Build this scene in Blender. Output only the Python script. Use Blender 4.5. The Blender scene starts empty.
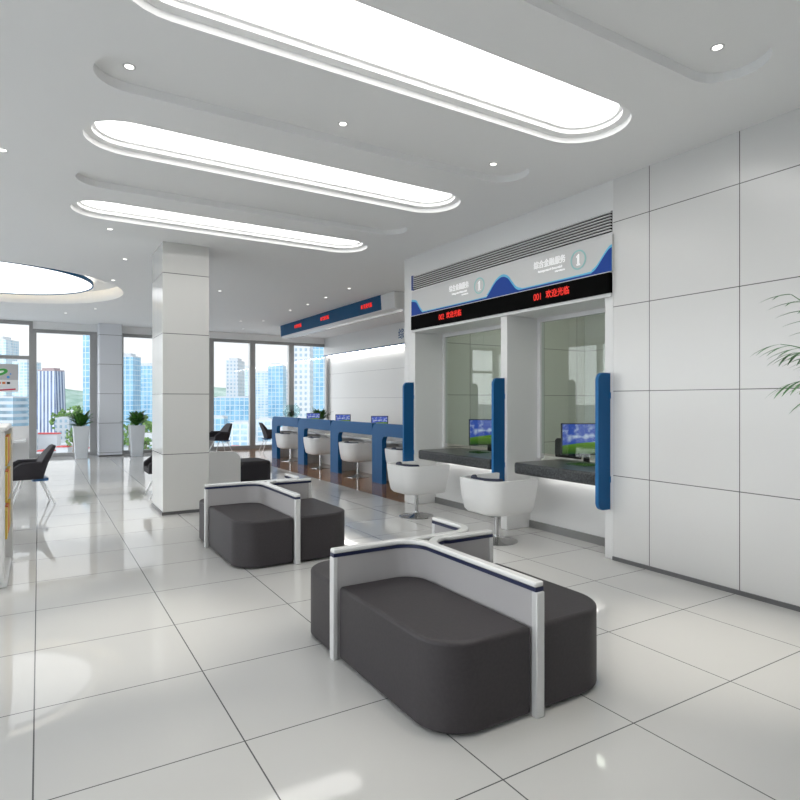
import bpy, bmesh, math, random
from mathutils import Vector, Matrix
random.seed(7)
PI = math.pi
S = bpy.context.scene
COL = S.collection
# ------------------------------------------------------------------ materials
def mat(name, col, rough=.5, metal=0., spec=.5, coat=0., emit=None, es=0., ior=1.5):
    m = bpy.data.materials.new(name); m.use_nodes = True
    b = m.node_tree.nodes['Principled BSDF']
    b.inputs['Base Color'].default_value = (*col, 1)
    b.inputs['Roughness'].default_value = rough
    b.inputs['Metallic'].default_value = metal
    b.inputs['IOR'].default_value = ior
    b.inputs['Specular IOR Level'].default_value = spec
    b.inputs['Coat Weight'].default_value = coat
    if emit:
        b.inputs['Emission Color'].default_value = (*emit, 1)
        b.inputs['Emission Strength'].default_value = es
    return m
def N(m, t, **k):
    n = m.node_tree.nodes.new(t)
    for a, v in k.items(): setattr(n, a, v)
    return n
def L(m, a, b): m.node_tree.links.new(a, b)
def mathn(m, op, a, b=None):
    n = N(m, 'ShaderNodeMath', operation=op)
    for i, v in enumerate((a, b)):
        if v is None: continue
        if isinstance(v, (int, float)): n.inputs[i].default_value = v
        else: L(m, v, n.inputs[i])
    return n.outputs[0]
def joint_mask(m, specs, half):
    """1 on joint lines. specs: list of (axis index, offset, period)"""
    tc = N(m, 'ShaderNodeTexCoord'); sp = N(m, 'ShaderNodeSeparateXYZ')
    L(m, tc.outputs['Object'], sp.inputs[0])
    out = None
    for ax, off, per in specs:
        v = mathn(m, 'SUBTRACT', sp.outputs[ax], off - 50*per)
        v = mathn(m, 'MODULO', v, per)
        w = mathn(m, 'SUBTRACT', per, v)
        d = mathn(m, 'MINIMUM', v, w)
        k = mathn(m, 'LESS_THAN', d, half)
        out = k if out is None else mathn(m, 'MAXIMUM', out, k)
    return out, sp, tc
def panel_mat(name, col, jcol, specs, half=.003, rough=.15, spec=.5, vary=0., ior=1.5):
    m = mat(name, col, rough, spec=spec, ior=ior)
    b = m.node_tree.nodes['Principled BSDF']
    k, sp, tc = joint_mask(m, specs, half)
    mx = N(m, 'ShaderNodeMix', data_type='RGBA')
    L(m, k, mx.inputs['Factor']); mx.inputs['A'].default_value = (*col, 1); mx.inputs['B'].default_value = (*jcol, 1)
    if vary:
        nz = N(m, 'ShaderNodeTexNoise'); nz.inputs['Scale'].default_value = 1.3; nz.inputs['Detail'].default_value = 4
        L(m, tc.outputs['Object'], nz.inputs['Vector'])
        cr = N(m, 'ShaderNodeMix', data_type='RGBA'); L(m, nz.outputs[0], cr.inputs['Factor'])
        cr.inputs['A'].default_value = (*[c*(1-vary) for c in col], 1); cr.inputs['B'].default_value = (*[min(1, c*(1+vary)) for c in col], 1)
        L(m, cr.outputs['Result'], mx.inputs['A'])
    L(m, mx.outputs['Result'], b.inputs['Base Color'])
    bp = N(m, 'ShaderNodeBump'); bp.inputs['Strength'].default_value = .3; bp.inputs['Distance'].default_value = .002
    L(m, mathn(m, 'SUBTRACT', 1, k), bp.inputs['Height']); L(m, bp.outputs[0], b.inputs['Normal'])
    return m
def glass_mat(name, tint, ior=1.5):
    m = bpy.data.materials.new(name); m.use_nodes = True
    nt = m.node_tree; nt.nodes.remove(nt.nodes['Principled BSDF']); out = nt.nodes['Material Output']
    t = N(m, 'ShaderNodeBsdfTransparent'); t.inputs[0].default_value = (*tint, 1)
    g = N(m, 'ShaderNodeBsdfGlossy'); g.inputs['Roughness'].default_value = .0
    fr = N(m, 'ShaderNodeFresnel'); ge = N(m, 'ShaderNodeNewGeometry')
    L(m, mathn(m, 'ADD', mathn(m, 'MULTIPLY', ge.outputs['Backfacing'], 1/ior-ior), ior), fr.inputs['IOR'])
    mx = N(m, 'ShaderNodeMixShader'); L(m, fr.outputs[0], mx.inputs[0]); L(m, t.outputs[0], mx.inputs[1]); L(m, g.outputs[0], mx.inputs[2])
    L(m, mx.outputs[0], out.inputs[0])
    return m
def noise_mat(name, c1, c2, scale, rough=.8, detail=6, bump=0., spec=.5, lo=.35, hi=.65):
    m = mat(name, c1, rough, spec=spec); b = m.node_tree.nodes['Principled BSDF']
    tc = N(m, 'ShaderNodeTexCoord'); nz = N(m, 'ShaderNodeTexNoise'); nz.inputs['Scale'].default_value = scale; nz.inputs['Detail'].default_value = detail
    L(m, tc.outputs['Object'], nz.inputs['Vector'])
    r = N(m, 'ShaderNodeValToRGB'); r.color_ramp.elements[0].position = lo; r.color_ramp.elements[1].position = hi
    r.color_ramp.elements[0].color = (*c1, 1); r.color_ramp.elements[1].color = (*c2, 1)
    L(m, nz.outputs[0], r.inputs[0]); L(m, r.outputs[0], b.inputs['Base Color'])
    if bump:
        bp = N(m, 'ShaderNodeBump'); bp.inputs['Strength'].default_value = bump; bp.inputs['Distance'].default_value = .003
        L(m, nz.outputs[0], bp.inputs['Height']); L(m, bp.outputs[0], b.inputs['Normal'])
    return m
def wood_mat():
    m = mat('wood_floor', (.3, .16, .08), .12, ior=1.5); b = m.node_tree.nodes['Principled BSDF']
    k, sp, tc = joint_mask(m, [(0, 4.6, .15), (1, 7.5, 1.2)], .003)
    mp = N(m, 'ShaderNodeMapping'); mp.inputs['Scale'].default_value = (9, .9, 1); L(m, tc.outputs['Object'], mp.inputs[0])
    nz = N(m, 'ShaderNodeTexNoise'); nz.inputs['Scale'].default_value = 2; nz.inputs['Detail'].default_value = 6; L(m, mp.outputs[0], nz.inputs['Vector'])
    r = N(m, 'ShaderNodeValToRGB'); r.color_ramp.elements[0].position = .3; r.color_ramp.elements[1].position = .7
    r.color_ramp.elements[0].color = (.20, .095, .045, 1); r.color_ramp.elements[1].color = (.36, .20, .11, 1)
    L(m, nz.outputs[0], r.inputs[0])
    mx = N(m, 'ShaderNodeMix', data_type='RGBA'); L(m, k, mx.inputs['Factor']); L(m, r.outputs[0], mx.inputs['A']); mx.inputs['B'].default_value = (.12, .06, .03, 1)
    L(m, mx.outputs['Result'], b.inputs['Base Color'])
    return m
def screen_mat():
    m = mat('screen_picture', (0, 0, 0), .2); b = m.node_tree.nodes['Principled BSDF']
    tc = N(m, 'ShaderNodeTexCoord'); sp = N(m, 'ShaderNodeSeparateXYZ'); L(m, tc.outputs['Generated'], sp.inputs[0])
    nz = N(m, 'ShaderNodeTexNoise'); nz.inputs['Scale'].default_value = 4.5; nz.inputs['Detail'].default_value = 5
    L(m, tc.outputs['Generated'], nz.inputs['Vector'])
    r = N(m, 'ShaderNodeValToRGB'); r.color_ramp.elements[0].position = .50; r.color_ramp.elements[1].position = .72
    r.color_ramp.elements[0].color = (.05, .10, .48, 1); r.color_ramp.elements[1].color = (.75, .82, .95, 1)
    L(m, nz.outputs[0], r.inputs[0])
    g = N(m, 'ShaderNodeValToRGB'); g.color_ramp.elements[0].position = 0; g.color_ramp.elements[1].position = .4
    g.color_ramp.elements[0].color = (.02, .07, .005, 1); g.color_ramp.elements[1].color = (.14, .30, .02, 1)
    L(m, sp.outputs[2], g.inputs[0])
    sn = mathn(m, 'SINE', mathn(m, 'MULTIPLY', sp.outputs[0], 2.2))
    hill = mathn(m, 'ADD', mathn(m, 'MULTIPLY', sn, .12), .28)
    k = mathn(m, 'LESS_THAN', sp.outputs[2], hill)
    mx = N(m, 'ShaderNodeMix', data_type='RGBA'); L(m, k, mx.inputs['Factor']); L(m, r.outputs[0], mx.inputs['A']); L(m, g.outputs[0], mx.inputs['B'])
    L(m, mx.outputs['Result'], b.inputs['Emission Color']); b.inputs['Emission Strength'].default_value = .7
    return m
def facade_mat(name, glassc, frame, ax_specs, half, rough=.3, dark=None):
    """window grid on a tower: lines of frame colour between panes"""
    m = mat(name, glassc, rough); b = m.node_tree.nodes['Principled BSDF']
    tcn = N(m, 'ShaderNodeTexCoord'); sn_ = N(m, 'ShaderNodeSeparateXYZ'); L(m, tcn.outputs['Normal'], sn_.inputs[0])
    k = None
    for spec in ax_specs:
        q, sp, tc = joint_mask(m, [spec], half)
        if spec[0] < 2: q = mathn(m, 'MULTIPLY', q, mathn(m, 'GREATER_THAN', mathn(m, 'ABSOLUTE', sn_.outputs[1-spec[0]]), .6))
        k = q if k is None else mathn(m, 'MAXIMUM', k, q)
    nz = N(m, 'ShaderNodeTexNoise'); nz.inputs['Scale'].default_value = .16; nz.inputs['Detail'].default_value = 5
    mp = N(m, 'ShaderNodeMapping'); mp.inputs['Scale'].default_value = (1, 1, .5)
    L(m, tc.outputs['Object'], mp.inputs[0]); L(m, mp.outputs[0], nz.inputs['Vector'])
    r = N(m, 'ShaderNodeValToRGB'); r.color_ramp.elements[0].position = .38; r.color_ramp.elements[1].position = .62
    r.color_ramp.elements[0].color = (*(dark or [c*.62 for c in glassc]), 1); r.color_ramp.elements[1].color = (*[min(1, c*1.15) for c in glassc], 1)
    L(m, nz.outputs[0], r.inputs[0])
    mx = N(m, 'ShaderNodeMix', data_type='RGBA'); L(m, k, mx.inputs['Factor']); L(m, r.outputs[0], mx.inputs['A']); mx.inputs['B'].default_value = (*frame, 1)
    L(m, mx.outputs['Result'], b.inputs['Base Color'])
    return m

M = {}
WHT = (.80, .80, .79)
M['tile'] = panel_mat('floor_tile', (.60, .595, .575), (.12, .12, .12), [(0, -.02, .8), (1, .21, .8)], .0032, .045, spec=.36, vary=.02, ior=1.5)
M['wood'] = wood_mat()
M['ceil'] = mat('ceiling_paint', (.93, .93, .925), .9, spec=.2)
M['wall'] = panel_mat('wall_panel', (.735, .73, .715), (.12, .12, .12), [(1, .18, .8), (2, 0, .8)], .0035, .22)
M['wallp'] = mat('wall_plain', WHT, .35)
M['room'] = panel_mat('teller_room_panel', (.74, .74, .68), (.2, .2, .18), [(0, .2, .8), (2, 0, .8)], .004, .4)
M['farw'] = panel_mat('far_wall_panel', (.82, .82, .80), (.45, .45, .45), [(2, 0, .8)], .004, .4)
M['pill'] = panel_mat('pillar_panel', (.72, .715, .69), (.16, .16, .16), [(2, 0, .8)], .0045, .12)
M['pilas'] = panel_mat('pilaster_panel', (.76, .78, .82), (.25, .25, .27), [(2, .1, .8)], .006, .3)
M['white'] = mat('white_lacquer', (.76, .76, .76), .25)
M['shell'] = mat('white_shell', (.80, .80, .79), .3)
M['greyp'] = mat('grey_panel', (.66, .64, .62), .5)
M['felt'] = mat('panel_fabric', (.43, .415, .415), .7)
M['capw'] = mat('cap_white', (.80, .80, .78), .2)
M['alu'] = mat('brushed_aluminium', (.55, .55, .55), .35, metal=.9)
M['kick'] = mat('kick_metal', (.30, .30, .295), .35, metal=.7)
M['postw'] = mat('post_silver_white', (.66, .66, .65), .3, metal=.15)
M['frame'] = mat('window_frame_grey', (.36, .36, .355), .4, metal=.4)
M['skirt'] = mat('grey_skirting', (.16, .16, .165), .3, metal=.4)
M['chrome'] = mat('chrome', (.50, .50, .50), .16, metal=1.)
M['navy'] = mat('navy_fabric', (.012, .017, .045), .6)
M['navyt'] = mat('navy_trim', (.010, .016, .06), .35)
M['blue'] = mat('blue_laminate', (.006, .095, .26), .45, spec=.25)
M['bluel'] = mat('blue_edge', (.012, .14, .36), .45, spec=.3)
M['bsign'] = mat('sign_blue', (.010, .06, .34), .5, spec=.25)
M['bled'] = mat('display_blue', (.006, .085, .20), .5, spec=.2)
M['cyan'] = mat('sign_cyan', (.13, .55, .80), .35)
M['ring'] = mat('sign_ring_teal', (.36, .66, .64), .4)
M['signw'] = mat('sign_letter_white', (.9, .9, .9), .4, emit=(1, 1, 1), es=.35)
M['signg'] = mat('sign_panel', (.68, .68, .67), .35)
M['black'] = mat('black_gloss', (.002, .002, .002), .7, spec=.05)
M['blk'] = mat('black_plastic', (.012, .012, .013), .4)
M['red'] = mat('led_red', (.3, 0, 0), .5, emit=(1, .035, .02), es=.7)
M['seat'] = noise_mat('charcoal_leather', (.030, .0255, .028), (.037, .031, .034), 60, .55, bump=.08)
M['dchair'] = mat('dark_chair_fabric', (.020, .017, .022), .7)
M['granite'] = noise_mat('dark_granite', (.018, .020, .022), (.07, .075, .078), 55, .28, detail=8)
M['glass'] = glass_mat('booth_glass', (.90, .95, .92), 1.5)
M['wglass'] = glass_mat('window_glass', (.96, .97, .975), 1.45)
M['vase'] = glass_mat('vase_glass', (.88, .95, .95), 1.5)
M['lamp'] = mat('light_diffuser', (.9, .9, .9), .5, emit=(1, .985, .96), es=3.4)
M['disc'] = mat('light_disc', (.9, .9, .9), .5, emit=(1, 1, 1), es=1.05)
M['warm'] = mat('warm_led', (.9, .8, .6), .5, emit=(1, .80, .50), es=9)
M['strip'] = mat('white_led', (.9, .9, .9), .5, emit=(1, .98, .95), es=7)
M['staff'] = mat('staff_light', (.9, .9, .9), .5, emit=(1, .98, .9), es=6.5)
M['dl'] = mat('downlight_lens', (1, 1, 1), .5, emit=(1, .97, .9), es=3)
M['pot'] = mat('planter_white', (.66, .69, .72), .3)
M['leaf'] = noise_mat('leaf_green', (.02, .09, .012), (.07, .21, .03), 9, .45)
M['leafd'] = noise_mat('leaf_dark', (.008, .03, .008), (.03, .09, .02), 9, .45)
M['frond'] = noise_mat('palm_green', (.03, .12, .03), (.07, .22, .06), 9, .4)
M['stem'] = mat('plant_stem', (.10, .12, .04), .6)
M['soil'] = mat('soil', (.03, .02, .015), .9)
M['paper'] = mat('paper', (.8, .78, .70), .6)
M['screen'] = screen_mat()
M['orange'] = mat('orange_print', (.75, .20, .04), .5)
M['yellow'] = mat('yellow_print', (.80, .55, .06), .5)
M['green'] = mat('green_print', (.05, .38, .06), .5)
M['redp'] = mat('red_print', (.55, .03, .08), .5)
M['bluep'] = mat('blue_print', (.1, .35, .7), .5)
M['posterw'] = mat('poster_white', (.82, .82, .82), .5)
M['posterg'] = mat('poster_grey', (.55, .54, .54), .5)
M['lblue'] = mat('blue_seat_base', (.02, .10, .25), .4)

# ------------------------------------------------------------------ mesh helpers
def BM(): return bmesh.new()
def box(bm, x0, x1, y0, y1, z0, z1):
    v = [bm.verts.new(p) for p in ((x0,y0,z0),(x1,y0,z0),(x1,y1,z0),(x0,y1,z0),(x0,y0,z1),(x1,y0,z1),(x1,y1,z1),(x0,y1,z1))]
    for f in ((0,3,2,1),(4,5,6,7),(0,1,5,4),(1,2,6,5),(2,3,7,6),(3,0,4,7)): bm.faces.new([v[i] for i in f])
    return v
def prism(bm, pts, a0, a1, plane='xy'):
    """polygon extruded; plane xy -> z, yz -> x, xz -> y"""
    def P(p, a): return {'xy': (p[0], p[1], a), 'yz': (a, p[0], p[1]), 'xz': (p[0], a, p[1])}[plane]
    A = [bm.verts.new(P(p, a0)) for p in pts]; B = [bm.verts.new(P(p, a1)) for p in pts]
    n = len(pts); bm.faces.new(A[::-1]); bm.faces.new(B)
    for i in range(n): bm.faces.new((A[i], A[(i+1) % n], B[(i+1) % n], B[i]))
def loft(bm, rings, close=True, cap0=True, cap1=True):
    R = [[bm.verts.new(p) for p in r] for r in rings]; n = len(R[0])
    for a, b in zip(R, R[1:]):
        for i in range(n if close else n-1): bm.faces.new((a[i], a[(i+1) % n], b[(i+1) % n], b[i]))
    if cap0: bm.faces.new(R[0][::-1])
    if cap1: bm.faces.new(R[-1])
def lathe(bm, prof, n=32, c=(0, 0), cap0=True, cap1=True):
    loft(bm, [[(c[0]+r*math.cos(2*PI*i/n), c[1]+r*math.sin(2*PI*i/n), z) for i in range(n)] for r, z in prof], True, cap0, cap1)
def tube(bm, pts, r, n=10):
    pts = [Vector(p) for p in pts]; rings = []
    for i, p in enumerate(pts):
        t = (pts[min(i+1, len(pts)-1)] - pts[max(i-1, 0)]).normalized()
        up = Vector((0, 0, 1)) if abs(t.z) < .9 else Vector((1, 0, 0))
        a = t.cross(up).normalized(); b = t.cross(a)
        rr = r[i] if isinstance(r, (list, tuple)) else r
        rings.append([p + a*rr*math.cos(2*PI*k/n) + b*rr*math.sin(2*PI*k/n) for k in range(n)])
    loft(bm, rings)
def arc(cx, cy, r, a0, a1, n=8): return [(cx+r*math.cos(math.radians(a0+(a1-a0)*i/n)), cy+r*math.sin(math.radians(a0+(a1-a0)*i/n))) for i in range(n+1)]
def rrect(x0, x1, y0, y1, rs, n=8):
    """ccw rounded rect; rs = radii (x0y0, x1y0, x1y1, x0y1)"""
    out = []
    for (cx, cy, a), r in zip(((x0, y0, 180), (x1, y0, 270), (x1, y1, 0), (x0, y1, 90)), rs):
        if r < 1e-4: out.append((cx, cy)); continue
        ox = cx + r if a in (180, 90) else cx - r; oy = cy + r if a in (180, 270) else cy - r
        out += arc(ox, oy, r, a, a+90, n)
    return out
def strip(bm, path, w, z0, z1):
    """vertical wall of thickness w following a 2D path"""
    L_, R_ = [], []
    for i, p in enumerate(path):
        a = Vector(path[max(i-1, 0)]); b = Vector(path[min(i+1, len(path)-1)])
        t = (b-a).normalized(); nrm = Vector((-t.y, t.x)); q = Vector(p)
        L_.append(q+nrm*w/2); R_.append(q-nrm*w/2)
    rings = [[(l.x, l.y, z0), (r.x, r.y, z0), (r.x, r.y, z1), (l.x, l.y, z1)] for l, r in zip(L_, R_)]
    loft(bm, rings)
def obj(name, bm, m, parent=None, smooth=None, bevel=0, loc=None, seg=2):
    me = bpy.data.meshes.new(name)
    bmesh.ops.recalc_face_normals(bm, faces=bm.faces)
    bm.to_mesh(me); bm.free()
    for k in (m if isinstance(m, (list, tuple)) else [m]): me.materials.append(M[k] if isinstance(k, str) else k)
    o = bpy.data.objects.new(name, me); COL.objects.link(o)
    if smooth:
        for p in me.polygons: p.use_smooth = True
        me.set_sharp_from_angle(angle=math.radians(smooth))
    if bevel:
        b = o.modifiers.new('bevel', 'BEVEL'); b.width = bevel; b.segments = seg; b.limit_method = 'ANGLE'; b.angle_limit = math.radians(40)
        if not smooth:
            for p in me.polygons: p.use_smooth = True
            me.set_sharp_from_angle(angle=math.radians(40))
        b.harden_normals = False
    if parent: o.parent = parent
    if loc: o.location = loc
    return o
def tag(o, label, cat, group=None, kind=None):
    o['label'] = label; o['category'] = cat
    if group: o['group'] = group
    if kind: o['kind'] = kind
    return o
def thing(name, label, cat, loc=(0, 0, 0), rz=0, group=None):
    o = bpy.data.objects.new(name, None); COL.objects.link(o); o.empty_display_size = .1
    o.location = loc; o.rotation_euler = (0, 0, rz)
    return tag(o, label, cat, group)
def struct(name, bm, m, label, cat, parent=None, **k):
    o = obj(name, bm, m, parent, **k)
    if not parent: tag(o, label, cat, kind='structure')
    return o
def dup(root, loc, rz=None, label=None, group=None):
    def cp(o, par):
        c = o.copy(); COL.objects.link(c); c.parent = par
        for ch in [x for x in bpy.data.objects if x.parent == o and x != c]: cp(ch, c)
        return c
    r = cp(root, None); r.location = loc
    if rz is not None: r.rotation_euler = (0, 0, rz)
    if label: r['label'] = label
    if group: r['group'] = group
    return r
FACE = {'-x': Matrix(((0, 0, -1), (-1, 0, 0), (0, 1, 0))), '-y': Matrix(((1, 0, 0), (0, 0, -1), (0, 1, 0)))}
def text(name, s, size, m, face, pos, parent=None, ext=.002, sx=1., align='CENTER', bold=0.):
    cu = bpy.data.curves.new(name, 'FONT'); cu.body = s; cu.size = size; cu.extrude = ext; cu.align_x = align; cu.align_y = 'CENTER'; cu.offset = bold
    cu.resolution_u = 3
    t = bpy.data.objects.new(name+'_tmp', cu); COL.objects.link(t)
    bpy.context.view_layer.update()
    me = bpy.data.meshes.new_from_object(t.evaluated_get(bpy.context.evaluated_depsgraph_get()))
    bpy.data.objects.remove(t)
    R = FACE[face].to_4x4() @ Matrix.Diagonal((sx, 1, 1, 1))
    me.transform(Matrix.Translation(pos) @ R); me.materials.clear(); me.materials.append(M[m])
    o = bpy.data.objects.new(name, me); COL.objects.link(o)
    if parent: o.parent = parent
    return o

CZ = 3.61
# ------------------------------------------------------------------ room shell
XL, YB, YF, XR = -5.4, -2.2, 18.5, 8.4
bm = BM()
def fpoly(pts, mi):
    f = bm.faces.new([bm.verts.new((x, y, 0)) for x, y in pts]); f.material_index = mi
fpoly([(XL, YB), (XR+.1, YB), (XR+.1, 7.5), (4.6, 7.5), (4.6, YF+.1), (XL, YF+.1)], 0)
fpoly([(4.6, 7.5), (XR+.1, 7.5), (XR+.1, YF+.1), (4.6, YF+.1)], 1)
bmesh.ops.recalc_face_normals(bm, faces=bm.faces)
me = bpy.data.meshes.new('floor'); bm.to_mesh(me); bm.free(); me.materials.append(M['tile']); me.materials.append(M['wood'])
fl = bpy.data.objects.new('floor', me); COL.objects.link(fl)
for p in me.polygons:
    if p.normal.z < 0: p.flip()
tag(fl, 'glossy white tiled floor with a brown wooden strip at the blue desks', 'floor', kind='structure')

def pill(x0, x1, y0, y1, n=14):
    r = (y1-y0)/2; yc = (y0+y1)/2
    return arc(x1-r, yc, r, -90, 90, n) + arc(x0+r, yc, r, 90, 270, n)
def circ(cx, cy, r, n=96): return [(cx+r*math.cos(2*PI*i/n), cy+r*math.sin(2*PI*i/n)) for i in range(n)]
lights = [(.68, 1.36), (2.79, 3.47), (4.89, 5.57), (6.98, 7.66)]
grooves = [(1.87, 2.33), (3.96, 4.42), (6.08, 6.54)]
LX0, LX1 = .29, 3.87
DC = (-.8, 12.95)
holes = [pill(LX0, LX1, a, b) for a, b in lights] + [pill(LX0, LX1+.03, a, b) for a, b in grooves] + [circ(*DC, 2.22)]
cu = bpy.data.curves.new('c', 'CURVE'); cu.dimensions = '2D'; cu.fill_mode = 'BOTH'; cu.extrude = 0
for pts in [[(XL, YB), (XR+.1, YB), (XR+.1, YF+.1), (XL, YF+.1)]] + holes:
    sp = cu.splines.new('POLY'); sp.points.add(len(pts)-1); sp.use_cyclic_u = True
    for q, p in zip(sp.points, pts): q.co = (p[0], p[1], 0, 1)
t = bpy.data.objects.new('t', cu); COL.objects.link(t); bpy.context.view_layer.update()
cm = bpy.data.meshes.new_from_object(t.evaluated_get(bpy.context.evaluated_depsgraph_get())); bpy.data.objects.remove(t)
bm = BM(); bm.from_mesh(cm); bmesh.ops.translate(bm, vec=(0, 0, CZ), verts=bm.verts)
for a, b in grooves:      # unlit grooves: riser and raised soffit
    o = pill(LX0, LX1+.03, a, b)
    loft(bm, [[(x, y, CZ) for x, y in o], [(x, y, CZ+.065) for x, y in o]], True, False, True)
o = circ(*DC, 2.22); loft(bm, [[(x, y, CZ) for x, y in o], [(x, y, CZ+.24) for x, y in o]], True, False, True)
box(bm, XL-.2, XR+.3, YB-.2, YF+.3, 4.15, 4.3)   # slab above
cl = obj('ceiling', bm, 'ceil'); tag(cl, 'white ceiling with pill shaped recesses and a round cove', 'ceiling', kind='structure')

def inset(pts_fn, d): return pts_fn(d)
pos_words = ['above the camera end of the hall', 'widest, crossing the top of the photo', 'middle of the three long ones', 'farthest of the three long ones, nearest the pillar']
for i, (a, b) in enumerate(lights):
    t = thing('ceiling_light', 'long pill shaped ceiling light panel, '+pos_words[i], 'ceiling light', ((LX0+LX1)/2, (a+b)/2, CZ), 0, 'long ceiling light panels')
    hx, hy = (LX1-LX0)/2, (b-a)/2
    P = lambda d: pill(-hx+d, hx-d, -hy+d, hy-d)
    bm = BM()
    loft(bm, [[(x, y, z) for x, y in P(d)] for d, z in ((0, 0), (0, .045), (.06, .05), (.06, .085), (.085, .088), (.085, .11))], True, False, False)
    obj('recess_rim', bm, 'ceil', t, smooth=30)
    bm = BM(); prism(bm, P(.084), .105, .125); obj('diffuser', bm, 'lamp', t)
t = thing('round_ceiling_light', 'large round white ceiling light with warm cove ring', 'ceiling light', (*DC, CZ))
bm = BM(); lathe(bm, [(1.68, .11), (1.68, .14)], 96); obj('diffuser', bm, 'disc', t)
bm = BM(); lathe(bm, [(1.70, .095), (1.70, .16), (1.683, .16), (1.683, .095), (1.70, .095)], 96, cap0=False, cap1=False); obj('blue_rim', bm, 'bled', t, smooth=30)
bm = BM(); lathe(bm, [(1.30, .195), (1.34, .195), (1.34, .235), (1.30, .235), (1.30, .195)], 96, cap0=False, cap1=False); obj('warm_light_ring', bm, 'warm', t)
for k in range(6):
    bm = BM(); a = k*PI/3; tube(bm, [(1.5*math.cos(a), 1.5*math.sin(a), .13), (1.5*math.cos(a), 1.5*math.sin(a), .23)], .01); obj('hanger', bm, 'white', t)

# walls
def wallbox(name, b, m, label, **k):
    bm = BM(); box(bm, *b); return struct(name, bm, m, label, 'wall', **k)
wallbox('wall_right', (4.66, 4.8, YB, 3.77, 0, 4.2), 'wall', 'white panelled wall with thin dark joints on the right')
bm = BM(); box(bm, 4.645, 4.66, YB, 3.77, 0, .035); struct('baseboard_right', bm, 'skirt', 'thin dark grey skirting along the right wall', 'baseboard')
wallbox('wall_back', (XL-.1, XR+.1, YB-.1, YB, 0, 4.2), 'wallp', 'plain white wall behind the viewer')
bm = BM(); box(bm, XL-.1, XL, YB, YF, 3.45, 4.2); struct('wall_left', bm, 'wallp', 'white lintel over the glazed left side', 'wall')
for i in range(8):
    a = YB+(YF-YB)*i/8; b = YB+(YF-YB)*(i+1)/8
    bm = BM(); box(bm, XL-.12, XL, a, a+.08, 0, 3.45); box(bm, XL-.12, XL, b-.08, b, 0, 3.45); box(bm, XL-.12, XL, a+.08, b-.08, 3.37, 3.45); box(bm, XL-.12, XL, a+.08, b-.08, 0, .1)
    w = struct('window_%d' % (30+i), bm, 'frame', 'full height window bay %d from the viewer along the left side' % (i+1), 'window')
    bm = BM(); box(bm, XL-.068, XL-.052, a+.07, b-.07, .09, 3.38); obj('window_glass', bm, 'wglass', w)
wallbox('wall_far_right', (XR, XR+.12, YB, YF, 0, 4.2), 'farw', 'bright white panelled wall behind the blue service desks')
# booth block: end wall, mid wall, near pier, header, apron
bm = BM()
box(bm, 5.2, XR, 7.42, 7.54, 0, 4.2)
struct('wall_booth_end', bm, 'room', 'white panelled cross wall at the far end of the teller windows', 'wall')
bm = BM(); box(bm, 4.66, 5.2, 7.25, 7.42, 0, 2.5); box(bm, 4.66, 5.2, 7.42, 7.545, 0, 4.2)
box(bm, 4.66, 5.2, 5.27, 5.38, 0, 2.5)
box(bm, 4.66, 5.2, 3.77, 3.87, 0, 2.5); box(bm, 4.66, 5.2, 3.77, 7.42, 2.5, 4.2)
struct('wall_booth', bm, 'wallp', 'white surround of the two teller windows', 'wall', bevel=.006)
for i, (a, b) in enumerate(((3.87, 5.27), (5.38, 7.25))):
    bm = BM(); box(bm, 5.03, 5.2, a, b, 0, .69); struct('wall_apron_%s' % ('near', 'far')[i], bm, 'wallp', 'white panel below the %s teller counter' % ('nearer', 'farther')[i], 'wall')
    bm = BM(); box(bm, 5.008, 5.03, a+.002, b-.002, 0, .085); struct('baseboard_booth_%s' % ('near', 'far')[i], bm, 'kick', 'brushed metal kick plate under the %s teller window' % ('nearer', 'farther')[i], 'baseboard')
    w = bm = BM(); box(bm, 5.14, 5.2, a, a+.05, .82, 2.5); box(bm, 5.14, 5.2, b-.05, b, .82, 2.5); box(bm, 5.14, 5.2, a+.05, b-.05, 2.45, 2.5)
    fr = struct('window_%d' % (20+i), bm, 'white', '%s teller window with clear greenish glass' % ('nearer', 'farther')[i], 'window')
    n = 2
    for k in range(n):
        y0 = a+.05+(b-a-.1)*k/n; y1 = a+.05+(b-a-.1)*(k+1)/n
        bm = BM(); box(bm, 5.165, 5.173, y0+.002, y1-.002, .88, 2.45); obj('glass_pane', bm, 'glass', fr)
# bulkhead over the blue desks
bm = BM(); box(bm, 8.22, XR, 7.54, YF-.02, 3.02, CZ+.4); struct('trim_1', bm, 'wallp', 'white bulkhead above the desk area wall', 'bulkhead')
bm = BM(); box(bm, 8.205, 8.22, 7.54, YF-.02, 3.0, 3.035); struct('trim_2', bm, 'blue', 'thin blue line along the bottom of the bulkhead', 'trim')
text_b = text('blue_lettering', '综合金融服务', .30, 'blue', '-x', (8.2175, 13.62, 3.27), align='LEFT'); tag(text_b, 'dark blue characters on the bulkhead beside the far teller pier', 'lettering')
t = thing('cove_light', 'bright linear light under the bulkhead above the far white wall', 'light', (8.33, 13, 2.955))
bm = BM(); box(bm, -.03, .05, -5.4, 5.3, 0, .055); obj('light_strip', bm, 'strip', t)
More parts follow.
